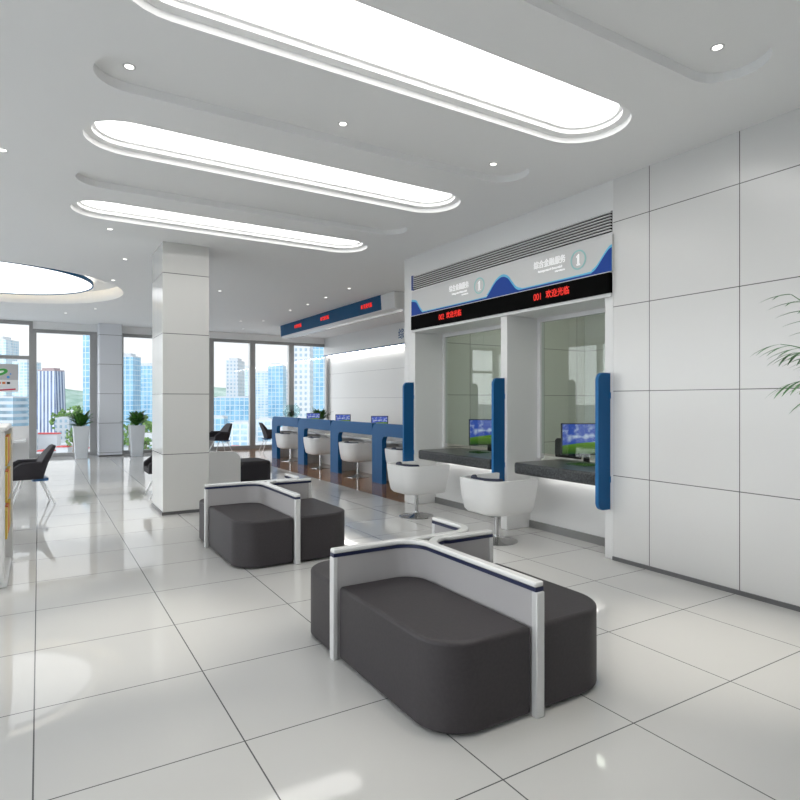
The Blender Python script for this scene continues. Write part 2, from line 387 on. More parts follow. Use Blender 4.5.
# window wall
def frame_m(x0, x1, z0, z1, posts, rails, y=YF):
    bm = BM()
    for (a, b) in posts: box(bm, a, b, y-.09, y+.09, z0, z1)
    for (a, b) in rails: box(bm, x0, x1, y-.08, y+.08, a, b)
    return bm
bays = [(-5.4, -4.1), (-4.1, -2.8), (-2.8, -1.5), (-1.5, -.14), (-.14, 1.37), (1.96, 3.19), (3.19, 4.47), (4.47, 5.76), (5.76, 7.05), (7.05, 8.37)]
for i, (a, b) in enumerate(bays):
    tall = i < 4; top = 3.6 if tall else 3.41; hw = .05
    la, lb = a + (.0 if i in (0, 5) else 0), b
    bm = BM()
    p0 = .09 if i else .09
    box(bm, a, a+.085, YF-.08, YF+.08, 0, top); box(bm, b-.085, b, YF-.08, YF+.08, 0, top)
    if i == 4: box(bm, b-.17, b-.085, YF-.08, YF+.08, 0, top)
    box(bm, a+.085, b-.085, YF-.07, YF+.07, top-.09, top); box(bm, a+.085, b-.085, YF-.07, YF+.07, 0, .10)
    if tall: box(bm, a+.085, b-.085, YF-.06, YF+.06, 2.60, 2.69)
    w = struct('window_%d' % (i+1), bm, 'frame', 'full height window bay %d from the left looking onto the city' % (i+1), 'window')
    bm = BM(); box(bm, a+.08, b-.08-(.085 if i == 4 else 0), YF-.008, YF+.008, .09, top-.08); obj('window_glass', bm, 'wglass', w)
bm = BM(); box(bm, -.14, XR, YF-.05, YF+.08, 3.41, 4.2); box(bm, XL, -.14, YF-.05, YF+.08, 3.6, 4.2)
struct('wall_front', bm, 'ceil', 'white lintel over the full height windows', 'wall')
bm = BM(); prism(bm, rrect(1.38, 1.96, 17.93, 18.55, (.03, .03, 0, 0)), .035, CZ+.02); struct('wall_pilaster', bm, 'pilas', 'pale grey panelled column against the windows', 'column', smooth=40)
bm = BM(); box(bm, 1.385, 1.955, 17.935, 18.5, 0, .035); struct('baseboard_pilaster', bm, 'skirt', 'dark skirting of the column by the windows', 'baseboard')
# big pillar
bm = BM(); box(bm, 1.39, 1.99, 8.30, 9.15, .04, CZ); t = struct('wall_pillar', bm, 'pill', 'big square white panelled pillar standing in the hall', 'pillar', bevel=.004)
bm = BM(); box(bm, 1.38, 2.0, 8.29, 9.16, 0, .04); struct('baseboard_pillar', bm, 'skirt', 'dark skirting around the foot of the big pillar', 'baseboard')

# ------------------------------------------------------------------ downlights
dls = [(.5, 4.2, .065), (2.03, 4.2, .065), (3.55, 4.2, .065), (3.55, 2.1, .065), (2.0, 2.1, .065), (.5, 2.1, .065), (-.26, 5.98, 0), (.74, 8.05, 0), (1.09, 9.64, 0), (1.1, 11.43, 0), (2.95, 11.5, 0), (4.95, 9.98, 0), (4.98, 11.1, 0), (5.0, 12.1, 0), (4.98, 13.1, 0), (5.03, 15.2, 0), (4.55, 15.6, 0), (5.08, 17.2, 0), (.55, 16.3, 0), (1.1, 15.2, 0)]
dlab = ['in the ceiling groove at the left end of the nearer row', 'in the middle of the nearer ceiling groove', 'at the right end of the nearer ceiling groove', 'at top right near the white panelled wall', 'in the middle of the groove nearest the viewer', 'at the left end of the groove nearest the viewer',
 'at the far left edge of the photo', 'just left of the big pillar, nearest of that row', 'second of the row left of the big pillar', 'third of the row left of the big pillar', 'right of the big pillar beside its top', 'nearest of the row beside the hanging display', 'second of the row beside the hanging display', 'third of the row beside the hanging display', 'fourth of the row beside the hanging display', 'fifth of the row beside the hanging display', 'left of the row near the far windows', 'closest to the far windows on the right', 'near the windows beyond the round light', 'between the round light and the window column']
d0 = None
for i, (x, y, dz) in enumerate(dls):
    lab = 'small round recessed downlight ' + dlab[i]
    if d0 is None:
        d0 = thing('downlight', lab, 'downlight', (x, y, CZ+dz), 0, 'recessed downlights')
        bm = BM(); lathe(bm, [(.026, -.002), (.036, -.006), (.040, -.003), (.040, .0), (.026, 0), (.026, -.002)], 24, cap0=False, cap1=False); obj('trim_ring', bm, 'white', d0, smooth=40)
        bm = BM(); lathe(bm, [(.0265, -.004), (.0265, -.0005)], 24); obj('lens', bm, 'dl', d0)
    else: dup(d0, (x, y, CZ+dz), 0, lab)
    ld = bpy.data.lights.new('downlight_beam', 'SPOT'); ld.energy = {0: 190, 3: 230, 6: 120, 7: 160, 8: 160, 9: 140}.get(i, 75); ld.spot_size = math.radians(34); ld.spot_blend = 1.0; ld.color = (1, .95, .85); ld.shadow_soft_size = .04
    lo = bpy.data.objects.new('downlight_beam', ld); COL.objects.link(lo); lo.location = (x, y, CZ+dz-.03)

# ------------------------------------------------------------------ teller front: grille, sign, led display, fins, counters
t = thing('air_grille', 'long horizontal slatted air grille above the teller sign', 'air grille', (4.66, 5.55, 3.118))
bm = BM(); box(bm, -.004, 0, -1.77, 1.72, 0, .2); obj('dark_backing', bm, 'black', t)
for k in range(7):
    bm = BM(); z = .008+k*.0285; box(bm, -.03, -.004, -1.77, 1.72, z, z+.010); obj('slat', bm, 'white', t)
bm = BM(); box(bm, -.035, -.001, 1.721, 1.745, -.005, .205); obj('blue_end_cap', bm, 'bsign', t)
t = thing('teller_sign', 'long light grey sign with blue waves over both teller windows', 'sign', (4.66, 0, 0))
bm = BM(); box(bm, -.03, 0, 3.76, 7.29, 2.735, 3.09); obj('sign_panel', bm, 'signg', t)
edge = [(7.29, 2.975), (7.25, 2.97), (7.17, 2.95), (7.12, 2.90), (7.06, 2.83), (7.0, 2.785), (6.93, 2.77), (5.68, 2.77), (5.60, 2.79), (5.54, 2.84), (5.47, 2.91), (5.40, 2.96), (5.31, 2.985), (5.22, 2.955), (5.15, 2.88), (5.08, 2.81), (5.0, 2.78), (4.90, 2.77), (4.08, 2.775), (4.0, 2.79), (3.94, 2.825), (3.88, 2.89), (3.83, 2.945), (3.79, 2.98), (3.76, 2.99)]
def smoothpath(p, n=4):
    out = []
    for i in range(len(p)-1):
        a, b, c, d = [Vector(p[max(0, min(len(p)-1, j))]) for j in (i-1, i, i+1, i+2)]
        for k in range(n):
            u = k/n; out.append(tuple(.5*((2*b)+(-a+c)*u+(2*a-5*b+4*c-d)*u*u+(-a+3*b-3*c+d)*u**3)))
    return out + [p[-1]]
E2 = smoothpath(edge)
bm = BM(); prism(bm, [(7.29, 2.737)] + [(y, z) for y, z in E2] + [(3.76, 2.737)], -.034, -.03, 'yz'); obj('cyan_wave', bm, 'cyan', t)
E3 = [(y, max(2.757, z-.030)) for y, z in E2]
bm = BM(); prism(bm, [(7.29, 2.738)] + E3 + [(3.76, 2.738)], -.038, -.034, 'yz'); obj('blue_wave', bm, 'bsign', t)
for (yc, y0, y1) in ((5.74, 5.94, 6.36), (4.17, 4.33, 4.79)):
    w = y1-y0; ym = (y0+y1)/2
    bm = BM(); lathe(bm, [(.084, 0), (.1, 0), (.1, .003), (.084, .003), (.084, 0)], 48, cap0=False, cap1=False)
    bm.transform(Matrix.Translation((-.031, yc, 2.925)) @ Matrix.Rotation(-PI/2, 4, 'Y')); obj('circle', bm, 'ring', t, smooth=40)
    bm = BM(); prism(bm, [(yc+px, 2.925+pz) for px, pz in ((.022, -.055), (.022, -.044), (.010, -.040), (.010, .030), (.026, .026), (.026, .036), (-.004, .056), (-.010, .056), (-.010, -.040), (-.022, -.044), (-.022, -.055))], -.034, -.031, 'yz'); obj('number_one', bm, 'signw', t)
    text('chinese_lettering', '综合金融服务', .088, 'signw', '-x', (-.031, ym+.01, 2.975), t, sx=w/(6*.088), bold=.0003)
    text('english_lettering', 'Integrated financial', .030, 'signw', '-x', (-.031, ym, 2.905), t, sx=1.45*w/.44, bold=.0008)
    text('english_lettering', 'services', .028, 'signw', '-x', (-.031, y0+.09, 2.868), t, sx=1.5, bold=.0008)
t = thing('led_display', 'black LED display strip with red characters under the teller sign', 'display', (4.66, 0, 0))
bm = BM(); box(bm, -.045, 0, 3.78, 7.29, 2.535, 2.728); obj('display_case', bm, 'black', t)
bm = BM(); box(bm, -.047, 0, 3.78, 7.29, 2.7285, 2.7345); obj('top_edge', bm, 'white', t)
for s, (a, b) in (('002', (6.6, 6.08)), ('001', (4.8, 4.27))):
    w = a-b
    text('red_number', s, .105, 'red', '-x', (-.046, a-.075, 2.63), t, sx=.8)
    text('red_characters', '欢迎光临', .090, 'red', '-x', (-.046, b+.17, 2.635), t, sx=.92, bold=.001)
bm = BM(); box(bm, 4.635, 4.66, 3.78, 7.29, 2.50, 2.534); struct('trim_3', bm, 'white', 'white sill line under the LED display', 'trim')

fl_ = ['at the right end of the nearer teller window', 'between the two teller windows', 'at the far end of the farther teller window']
f0 = None
for i, y in enumerate((3.82, 5.325, 7.30)):
    lab = 'tall blue rounded privacy fin ' + fl_[i]
    if f0 is None:
        f0 = thing('privacy_fin', lab, 'privacy panel', (4.66, y, .48), 0, 'blue privacy fins')
        bm = BM(); prism(bm, rrect(-.165, 0, 0, 1.29, (.07, 0, 0, .07)), -.016, .016, 'xz'); obj('panel', bm, 'blue', f0, smooth=40)
        out = rrect(-.171, 0, -.006, 1.296, (.075, 0, 0, .075))
        bm = BM()
        path = out[:9][::-1] + out[-9:][::-1]
        path = [(0, -.006)] + path[:9] + path[9:] + [(0, 1.296)]
        rr = [[(x, -.018, z), (x, .018, z), (x*.965, .018, z*.994+.004), (x*.965, -.018, z*.994+.004)] for x, z in path]
        loft(bm, rr); obj('edge_band', bm, 'bluel', f0, smooth=40)
        for z in (.25, 1.05):
            bm = BM(); box(bm, -.012, .0, -.024, .024, z, z+.06); obj('fixing_bracket', bm, 'bluel', f0)
    else: dup(f0, (4.66, y, .48), 0, lab)
for i, (a, b) in enumerate(((3.885, 5.08), (5.46, 7.06))):
    bm = BM(); prism(bm, rrect(4.56, 5.34, a, b, (.03, .03, .03, .08)), .69, .815); o = obj('stone_counter', bm, 'granite', smooth=40, bevel=.022, seg=3)
    tag(o, 'dark speckled stone counter of the %s teller window' % ('nearer', 'farther')[i], 'counter', 'stone teller counters')
    t = thing('counter_glow_light', 'hidden light strip under the %s dark stone counter' % ('nearer', 'farther')[i], 'light', (4.98, (a+b)/2, .672), 0, 'lights under stone counters')
    bm = BM(); box(bm, -.015, .015, -(b-a)/2+.05, (b-a)/2-.05, 0, .017); obj('light_strip', bm, 'strip', t)
    bm = BM(); box(bm, 4.9, 5.12, (a+b)/2-.16, (a+b)/2+.12, .817, .825); o = obj('glass_tray', bm, 'vase'); tag(o, 'clear glass pass-through tray lying on the %s stone counter' % ('nearer', 'farther')[i], 'tray', 'glass trays on stone counters')

# ------------------------------------------------------------------ monitors
def monitor(loc, rz, label, w=.44, h=.27, sh=.12, group='desk monitors'):
    t = thing('monitor', label, 'monitor', loc, rz, group)
    z0 = sh
    bm = BM(); box(bm, -w/2, w/2, -.012, .02, z0, z0+h); bz = obj('bezel', bm, 'blk', t, bevel=.004)
    bm = BM(); box(bm, -w/2+.014, w/2-.014, -.0145, -.0122, z0+.014, z0+h-.012); obj('screen', bm, 'screen', bz)
    bm = BM(); box(bm, -.035, .035, .005, .035, .01, z0+.1); sn = obj('stand', bm, 'blk', t)
    bm = BM(); prism(bm, rrect(-.12, .12, -.07, .11, (.02,)*4, 4), 0, .012); obj('base', bm, 'blk', sn)
    return t
DZ = .74
monitor((5.62, 4.93, DZ), -.55, 'computer monitor with blue sky picture behind the nearer teller glass', .62, .38, .12)
monitor((5.62, 6.72, DZ), -.55, 'computer monitor with blue sky picture behind the farther teller glass', .62, .38, .12)
# teller desk behind the glass
t = thing('teller_desk', 'white staff desk running behind the teller glass', 'desk', (5.35, 5.55, 0))
bm = BM(); box(bm, 0, .75, -1.7, 1.75, .70, .738); obj('desktop', bm, 'white', t, bevel=.004)
for y in (-1.6, 0, 1.65):
    bm = BM(); box(bm, .05, .7, y-.02, y+.02, 0, .70); obj('leg', bm, 'greyp', t)
def office_chair(loc, rz, label):
    t = thing('office_chair', label, 'office chair', loc, rz, 'staff chairs behind the teller glass')
    bm = BM(); prism(bm, rrect(-.24, .24, -.24, .24, (.08,)*4), .44, .52); obj('seat', bm, 'dchair', t, smooth=40, bevel=.02)
    bm = BM(); P = [(-.20, .56), (.20, .56), (.24, .8), (.235, 1.0), (.20, 1.03), (-.20, 1.03), (-.235, 1.0), (-.24, .8)]
    prism(bm, P, .20, .26, 'xz'); bm.transform(Matrix.Diagonal((1, 1, .93, 1))); obj('backrest', bm, 'dchair', t, smooth=40, bevel=.015)
    bm = BM(); box(bm, -.03, .03, .22, .255, .40, .60); obj('back_support', bm, 'blk', t)
    bm = BM(); tube(bm, [(0, 0, .09), (0, 0, .44)], .03); obj('column', bm, 'chrome', t, smooth=40)
    bm = BM()
    for k in range(5):
        a = k*2*PI/5; tube(bm, [(0, 0, .10), (.28*math.cos(a), .28*math.sin(a), .06)], [.03, .018], 8)
    sb_ = obj('star_base', bm, 'blk', t, smooth=40)
    for k in range(5):
        a = k*2*PI/5; bm = BM(); lathe(bm, [(.027, -.012), (.03, 0), (.027, .012)], 14)
        bm.transform(Matrix.Translation((.28*math.cos(a), .28*math.sin(a), .03)) @ Matrix.Rotation(a, 4, 'Z') @ Matrix.Rotation(PI/2, 4, 'X')); obj('castor', bm, 'blk', sb_, smooth=40)
    return t
office_chair((6.33, 6.1, 0), -PI/2, 'dark office chair seen through the nearer teller glass')
# staff room light, plus an unseen extra one added to brighten the teller room
for (y, l) in ((5.4, 'bright linear ceiling light seen through the teller glass'), (1.4, 'added unseen linear light brightening the teller room from its hidden half')):
    t = thing('staff_room_light', l, 'ceiling light', (6.7, y, CZ-.0715))
    bm = BM(); box(bm, -.12, .12, -1.4, 1.4, .0, .02); obj('diffuser', bm, 'staff', t)
    bm = BM(); box(bm, -.14, .14, -1.45, 1.45, .02, .07); obj('housing', bm, 'white', t)

# ------------------------------------------------------------------ tub chairs
def tub_chair(loc, rz, label):
    t = thing('tub_chair', label, 'chair', loc, rz, 'white swivel tub chairs')
    # local +x is the front; outline is a rounded U from front-left round the back to front-right
    def outline(hw, xf, r, z):
        pts = []
        n = 10
        pts.append((xf, -hw))
        pts += arc(-hw+r, -hw+r, r, 270, 180, n) ; pts += arc(-hw+r, hw-r, r, 180, 90, n)
        pts.append((xf, hw))
        return pts
    zs = [(.315, .235, .14), (.325, .265, .155), (.355, .292, .165), (.48, .315, .175), (.60, .330, .185), (.685, .336, .19)]
    outer = [[(x, y, z) for x, y in outline(h, .25 + (z-.32)*.12, r, z)] for z, h, r in zs]
    inner = [[(x, y, z) for x, y in outline(h-.05, .25 + (z-.32)*.12, r-.04, z)] for z, h, r in zs[1:]]
    bm = BM()
    seq = outer + inner[::-1]
    R = [[bm.verts.new(p) for p in r] for r in seq]; n = len(R[0])
    for a, b in zip(R, R[1:]):
        for i in range(n-1): bm.faces.new((a[i], a[i+1], b[i+1], b[i]))
    bm.faces.new(R[0][::-1])                      # underside
    bm.faces.new(R[-1])                           # inner floor
    for s in (0, -1):                             # front edges of the arms
        for k in range(len(outer)-2):
            a = R[k+1][s]; b = R[k+2][s]; c = R[len(seq)-2-k][s]; d = R[len(seq)-1-k][s]
            try: bm.faces.new((a, b, c, d))
            except Exception: pass
    bm.faces.new((R[0][0], R[0][-1], R[1][-1], R[1][0]))
    bm.faces.new((R[1][0], R[1][-1], R[-1][-1], R[-1][0]))
    sh = obj('shell', bm, 'shell', t, smooth=50, bevel=.008)
    bm = BM(); prism(bm, rrect(-.24, .26, -.25, .25, (.12, .05, .05, .12)), .345, .47); obj('seat_cushion', bm, 'navy', t, smooth=50, bevel=.03, seg=3)
    p = [(x+.05, y*.99) for x, y in arc(-.03, 0, .265, 118, 242, 16)]
    bm = BM(); strip(bm, p, .055, .47, .70); obj('back_cushion', bm, 'navy', t, smooth=50, bevel=.02, seg=3)
    bm = BM(); lathe(bm, [(.05, .30), (.05, .325), ], 20); lathe(bm, [(.024, .02), (.024, .30)], 20); cl_ = obj('column', bm, 'chrome', t, smooth=40)
    bm = BM(); lathe(bm, [(.225, 0), (.225, .006), (.20, .014), (.08, .028), (.03, .05), (.024, .07)], 48); obj('round_base', bm, 'chrome', cl_, smooth=40)
    return t
c0 = tub_chair((4.21, 4.93, 0), .0, 'white swivel tub chair with navy cushion in front of the nearer teller window')
dup(c0, (4.22, 6.53, 0), .0, 'white swivel tub chair with navy cushion in front of the farther teller window')
st = [(15.29, 'farthest, leftmost'), (13.43, 'second from the left'), (11.58, 'third from the left'), (9.73, 'nearest, partly hidden by the teller chair')]
for y, w in st:
    dup(c0, (5.42, y-1.05, 0), .0, 'white swivel tub chair at the blue desks, '+w)

# ------------------------------------------------------------------ blue service desks
def service_desk(loc, label, w=1.85):
    """local: y from 0 (far end) to -w"""
    t = thing('service_desk', label, 'desk', loc, 0, 'blue framed service desks')
    TZ = 1.095
    outer = arc(-.17, TZ-.17, .17, 0, 90, 8)            # (y, z) rounded far top corner
    pts = [(0, 0)] + outer + [(-w, TZ), (-w, .87), (-.50, .87)] + arc(-.46, .84, .08, 90, 0, 5)[0:0] + [(-.42, .85), (-.38, .79), (-.38, 0)]
    bm = BM(); prism(bm, pts, 0, .09, 'yz'); obj('blue_frame', bm, 'blue', t, smooth=40)
    bm = BM(); box(bm, .55, .58, -w, -.0, 0, .70); obj('front_panel', bm, 'greyp', t)
    bm = BM(); box(bm, .42, 1.2, -w+.01, -.01, .70, .74); obj('desktop', bm, 'white', t, bevel=.004)
    bm = BM(); box(bm, .60, .63, -w, 0, .74, 1.05); obj('screen_panel', bm, 'greyp', t)
    bm = BM(); box(bm, .09, .60, -.03, 0, 0, .70); obj('side_panel', bm, 'greyp', t)
    bm = BM(); box(bm, .64, 1.15, -.5, -.1, .02, .70); du = obj('drawer_unit', bm, 'white', t)
    for z in (.10, .40): bm = BM(); box(bm, 1.15, 1.165, -.48, -.12, z, z+.26); obj('drawer', bm, 'white', du)
    return t
s0 = service_desk((5.3, 15.29, 0), 'blue framed service desk, farthest of the row with the rounded outer corner')
for y, l in ((13.43, 'second from the windows'), (11.58, 'third from the windows'), (9.73, 'nearest of the row beside the teller wall')):
    dup(s0, (5.3, y, 0), 0, 'blue framed service desk, '+l)
m0 = None
for i, (u_y, w) in enumerate(((14.43, 'farthest'), (12.66, 'middle'), (10.9, 'nearest'))):
    lab = 'small monitor showing a blue sky above the blue desk band, %s of three' % w
    x = 6.12
    if m0 is None: m0 = monitor((x, u_y, .74), -.6, lab, .36, .22, .23)
    else: dup(m0, (x, u_y, .74), -.6, lab)
k0 = None
for y, w in ((12.2, 'second desk from the windows'), (10.4, 'third desk from the windows')):
    lab = 'small stack of cream papers on the %s' % w
    if k0 is None:
        bm = BM(); box(bm, -.11, .11, -.15, .15, 0, .015); box(bm, -.10, .12, -.14, .16, .015, .028); k0 = obj('paper_stack', bm, 'paper', loc=(5.62, y, .742)); tag(k0, lab, 'papers', 'paper stacks on the blue desks')
    else: dup(k0, (5.62, y, .742), .2, lab)

# hanging led sign over the desks
t = thing('hanging_display', 'long hanging ceiling box with blue face and red characters', 'display', (5.8, 13.1, CZ))
bm = BM(); prism(bm, [(-.02, 0), (0, -.31), (.04, -.34), (.30, -.34), (.34, -.31), (.36, 0)], -3.35, 2.9, 'xz'); obj('housing', bm, 'white', t, bevel=.02)
bm = BM()
v = [bm.verts.new(p) for p in ((-.024, 2.86, -.005), (-.004, 2.86, -.30), (-.004, -2.85, -.30), (-.024, -2.85, -.005), (-.019, 2.86, -.005), (.001, 2.86, -.30), (.001, -2.85, -.30), (-.019, -2.85, -.005))]
for f in ((0,1,2,3),(7,6,5,4),(0,4,5,1),(1,5,6,2),(2,6,7,3),(3,7,4,0)): bm.faces.new([v[i] for i in f])
obj('blue_face', bm, 'bled', t)
for y in (1.55, -.15, -2.25):
    text('red_characters', '■ 欢迎光临', .105, 'red', '-x', (-.022, y, -.15), t, bold=.001, sx=.9)
# waiting chairs -----------------------------------------------------
def lounge_chair(loc, rz, label, blue=True):
    t = thing('lounge_chair', label, 'chair', loc, rz, 'dark bucket lounge chairs')
    # local +x front; bucket: seat, arms sweeping up to a tall raked back
    bm = BM()
    sect = []
    for i in range(9):
        s = i/8; x = .27 - .42*s
        top = .54 + .10*min(1, s*3)             # arm height
        hw = .27 + .03*math.sin(s*PI)
        sect.append((x, hw, top))
    rings = []
    for x, hw, top in sect:
        rings.append([(x, -hw+.03, .385), (x, -hw, .42), (x, -hw-.01, top-.02), (x, -hw+.02, top), (x, -hw+.05, top-.02), (x, -hw+.06, .47), (x, hw-.06, .47), (x, hw-.05, top-.02), (x, hw-.02, top), (x, hw+.01, top-.02), (x, hw, .42), (x, hw-.03, .385)])
    loft(bm, rings); obj('seat_shell', bm, 'dchair', t, smooth=50, bevel=.01)
    bm = BM(); loft(bm, [[(x+dx, -hw*f, z), (x+dx+th, -hw*f, z+.01), (x+dx+th+.01*0, hw*f, z+.01), (x+dx, hw*f, z)] for z, dx, hw, f, th in ((.40, .02, .27, .9, .10), (.50, .0, .29, 1, .10), (.62, -.04, .28, .95, .09), (.74, -.10, .24, .9, .075), (.83, -.145, .19, .85, .05), (.85, -.155, .15, .8, .03)) for x in (-.17,)])
    obj('backrest', bm, 'dchair', t, smooth=60, bevel=.02, seg=3)
    bm = BM(); prism(bm, rrect(-.22, -.02, -.2, .2, (.03,)*4), .35, .387); obj('blue_seat_base', bm, 'lblue', t)
    for sx, sy in ((1, 1), (1, -1), (-1, 1), (-1, -1)):
        bm = BM(); tube(bm, [(.12*sx-.02, .14*sy, .36), (.27*sx-.02, .25*sy, 0)], [.014, .010], 8); obj('leg', bm, 'white', t, smooth=40)
    return t
l0 = lounge_chair((-.12, 10.2, 0), PI+.12, 'dark bucket chair with white legs beside the white display stand at left')
dup(l0, (4.42, 17.2, 0), PI+.2, 'dark bucket chair by the far windows, back turned to the right')
dup(l0, (5.95, 17.3, 0), -.1, 'dark bucket chair by the far windows, left of the blue desks')
dup(l0, (1.70, 10.0, 0), PI, 'dark bucket chair mostly hidden behind the big pillar')
# white side-shell settee behind pillar
t = thing('settee', 'dark low settee with white rounded side shell beside the big pillar', 'sofa', (2.15, 9.45, 0))
bm = BM(); prism(bm, rrect(-.45, .60, .0, .71, (0, 0, .14, .05)), -.03, .03, 'xz'); obj('side_shell', bm, 'shell', t, smooth=40, bevel=.006)
bm = BM(); prism(bm, rrect(.0, 1.15, .04, .75, (.05, .12, .12, .05)), .05, .52); obj('seat', bm, 'dchair', t, smooth=40, bevel=.05, seg=3)
bm = BM(); box(bm, .0, .06, .04, .8, 0, .74); obj('back_panel', bm, 'shell', t)

# ------------------------------------------------------------------ seating islands
def island(loc, label):
    """local origin at the front-left arm end (world 1.46, 3.15)"""
    t = thing('seating_island', label, 'sofa', loc, 0, 'three seat waiting islands')
    H = .43
    # two long front seats and the cross seat behind; local coords = world - (1.46, 3.15)
    def seat(pts):
        bm = BM(); prism(bm, pts, .012, H); obj('seat', bm, 'seat', t, smooth=35, bevel=.03, seg=4)
    seat(rrect(.03, .553, -1.05, -.012, (.22, .02, .16, .02), 10))
    seat(rrect(.610, 1.16, -1.05, -.088, (.02, .24, .02, .16), 10))
    seat(rrect(.02, 1.035, .048, .56, (.02, .14, .02, .22), 10))
    TH = .052
    w1 = [(.0, .018), (.40, .018)] + arc(.40, -.16, .18, 90, 0, 10)[1:] + [(.58, -1.075)]
    w2 = [(1.13, -.058), (.78, -.058)] + arc(.78, -.238, .20, 90, 180, 10)[1:] + [(.5815, -1.07)]
    w3 = [(.36, .0195), (.88, .0195)] + arc(.88, .20, .18, -90, 0, 10)[1:] + [(1.06, .50)]
    zc = [(0, .600, TH-.012, 'panel', 'felt'), (.600, .620, TH-.002, 'navy_strip', 'navyt'), (.620, .647, TH+.004, 'cap_rail', 'capw')]
    for i, p in enumerate((w1, w2, w3)):
        for z0, z1, w, nm, m in zc:
            bm = BM(); strip(bm, p, w, z0 + (.0 if nm != 'panel' else .003), z1 - .0007*i); obj(nm, bm, m, t, smooth=40, bevel=.009 if nm == 'cap_rail' else 0, seg=3)
    for (x0, x1, y0, y1) in ((-.004, .026, -.009, .045), (.554, .606, -1.083, -1.045), (1.10, 1.132, -.085, -.031), (1.034, 1.086, .47, .503)):
        bm = BM(); box(bm, x0, x1, y0, y1, 0, .5995); obj('end_post', bm, 'postw', t, bevel=.006)
    return t
i0 = island((1.46, 3.15, 0), 'charcoal three seat waiting island with white partition, the nearer one in the foreground')
dup(i0, (1.46, 6.25, 0), 0, 'charcoal three seat waiting island with white partition, the farther one near the pillar')

# ------------------------------------------------------------------ plants
def leaf(bm, base, az, el, ln, w, droop=.4, n=5):
    p = Vector(base); rings = []; ca, sa = math.cos(az), math.sin(az)
    side = Vector((-sa, ca, 0))
    for i in range(n+1):
        u = i/n; e = el - droop*u*1.6
        if i: p = p + Vector((ca*math.cos(e), sa*math.cos(e), math.sin(e)))*ln/n
        ww = w*(math.sin(PI*min(1, u*.92+.06))**.8)
        up = Vector((0, 0, 1))*ww*.25
        rings.append([p-side*ww+up, p, p+side*ww+up])
    R = [[bm.verts.new(q) for q in r] for r in rings]
    for a, b in zip(R, R[1:]):
        for k in range(2): bm.faces.new((a[k], a[k+1], b[k+1], b[k]))
def bush(loc, label, r=.22, h=.26, m='leaf', n=60, pot=True, ph=.84, name='potted_plant', prw=(.14, .20), leafw=.03):
    t = thing(name, label, 'potted plant', loc)
    if pot:
        a, b = prw
        bm = BM(); prism_r = [[(x*s, y*s, z) for x, y in rrect(-1, 1, -1, 1, (.15,)*4, 4)] for s, z in ((a, 0), (b, ph), (b-.02, ph), (b-.025, ph-.06))]
        loft(bm, prism_r, True, True, True); pl = obj('planter', bm, 'pot', t, smooth=30)
        bm = BM(); prism(bm, [(x*(b-.03), y*(b-.03)) for x, y in rrect(-1, 1, -1, 1, (.15,)*4, 4)], ph-.08, ph-.045); obj('soil', bm, 'soil', pl)
    z = ph if pot else 0
    bm = BM()
    for k in range(7):
        a = random.uniform(0, 2*PI); tube(bm, [(0, 0, z-.05), (r*.3*math.cos(a), r*.3*math.sin(a), z+h*.5)], [.008, .004], 6)
    obj('stems', bm, 'stem', t)
    bm = BM()
    for k in range(n):
        a = random.uniform(0, 2*PI); e = random.uniform(.35, 1.45); q = random.uniform(0, .35)*r
        leaf(bm, (q*math.cos(a), q*math.sin(a), z-.02+random.uniform(0, h*.45)), a, e, random.uniform(.7, 1.15)*r, leafw*random.uniform(.7, 1.2), random.uniform(.05, .35))
    o = obj('foliage', bm, m, t); o['kind'] = 'stuff'
    return t
bush((.95, 17.75, 0), 'bushy green plant in tall tapered white planter left of the window column', r=.31, h=.38, n=90, leafw=.05)
bush((2.28, 17.6, 0), 'bushy dark green plant in tall tapered white planter right of the window column', r=.31, h=.42, m='leaf', n=90, leafw=.05)
# desk-top plants
t = thing('pedestal', 'white pedestal behind the far end of the blue desks', 'pedestal', (6.2, 16.2, 0))
bm = BM(); box(bm, -.2, .2, -.2, .2, .03, 1.0); obj('column', bm, 'white', t, bevel=.006)
bm = BM(); box(bm, -.18, .18, -.18, .18, 0, .03); obj('plinth', bm, 'skirt', t)
t = thing('glass_vase', 'round clear glass bowl standing behind the end of the farthest blue desk', 'vase', (6.2, 16.2, 1.0))
bm = BM(); lathe(bm, [(.10, 0), (.15, .02), (.235, .12), (.25, .21), (.225, .31), (.16, .39), (.155, .395), (.22, .31), (.243, .21), (.228, .12), (.145, .028), (.09, .008)], 40); obj('bowl', bm, 'vase', t, smooth=60)
bush((6.2, 16.2, 1.06), 'small dark plant inside the round glass bowl', r=.15, h=.22, m='leafd', n=50, pot=False, name='bowl_plant', leafw=.025)
bush((7.0, 16.05, 0), 'leafy green plant behind the farthest monitor', r=.34, h=.32, m='leaf', n=70, ph=.92, prw=(.12, .16), leafw=.04)
# palm at the right edge
t = thing('potted_palm', 'palm whose narrow green leaflets enter at the right edge of the photo', 'potted palm', (3.78, 1.37, 0))
bm = BM(); lathe(bm, [(.15, 0), (.20, .02), (.23, .40), (.21, .40), (.20, .34)], 32); obj('pot', bm, 'pot', t, smooth=50)
bm = BM(); lathe(bm, [(.20, .33), (.20, .345)], 24); obj('soil', bm, 'soil', t)
bm = BM()
for k in range(6):
    a = k*PI/3+.3; tube(bm, [(.03*math.cos(a), .03*math.sin(a), .34), (.05*math.cos(a), .05*math.sin(a), .9), (.07*math.cos(a), .07*math.sin(a), 1.58)], [.018, .014, .010], 8)
obj('trunk', bm, 'stem', t, smooth=40)
TH = math.atan(361/594.2)
left = math.atan2(math.sin(TH), -math.cos(TH))      # direction that runs to the left in the photo
fronds = [(left+.05, 1.2, .66, .75), (left-.25, .95, .48, .9), (left+.45, .75, .44, 1.0), (left-.1, .45, .36, .8), (left+.2, .15, .32, .6)]
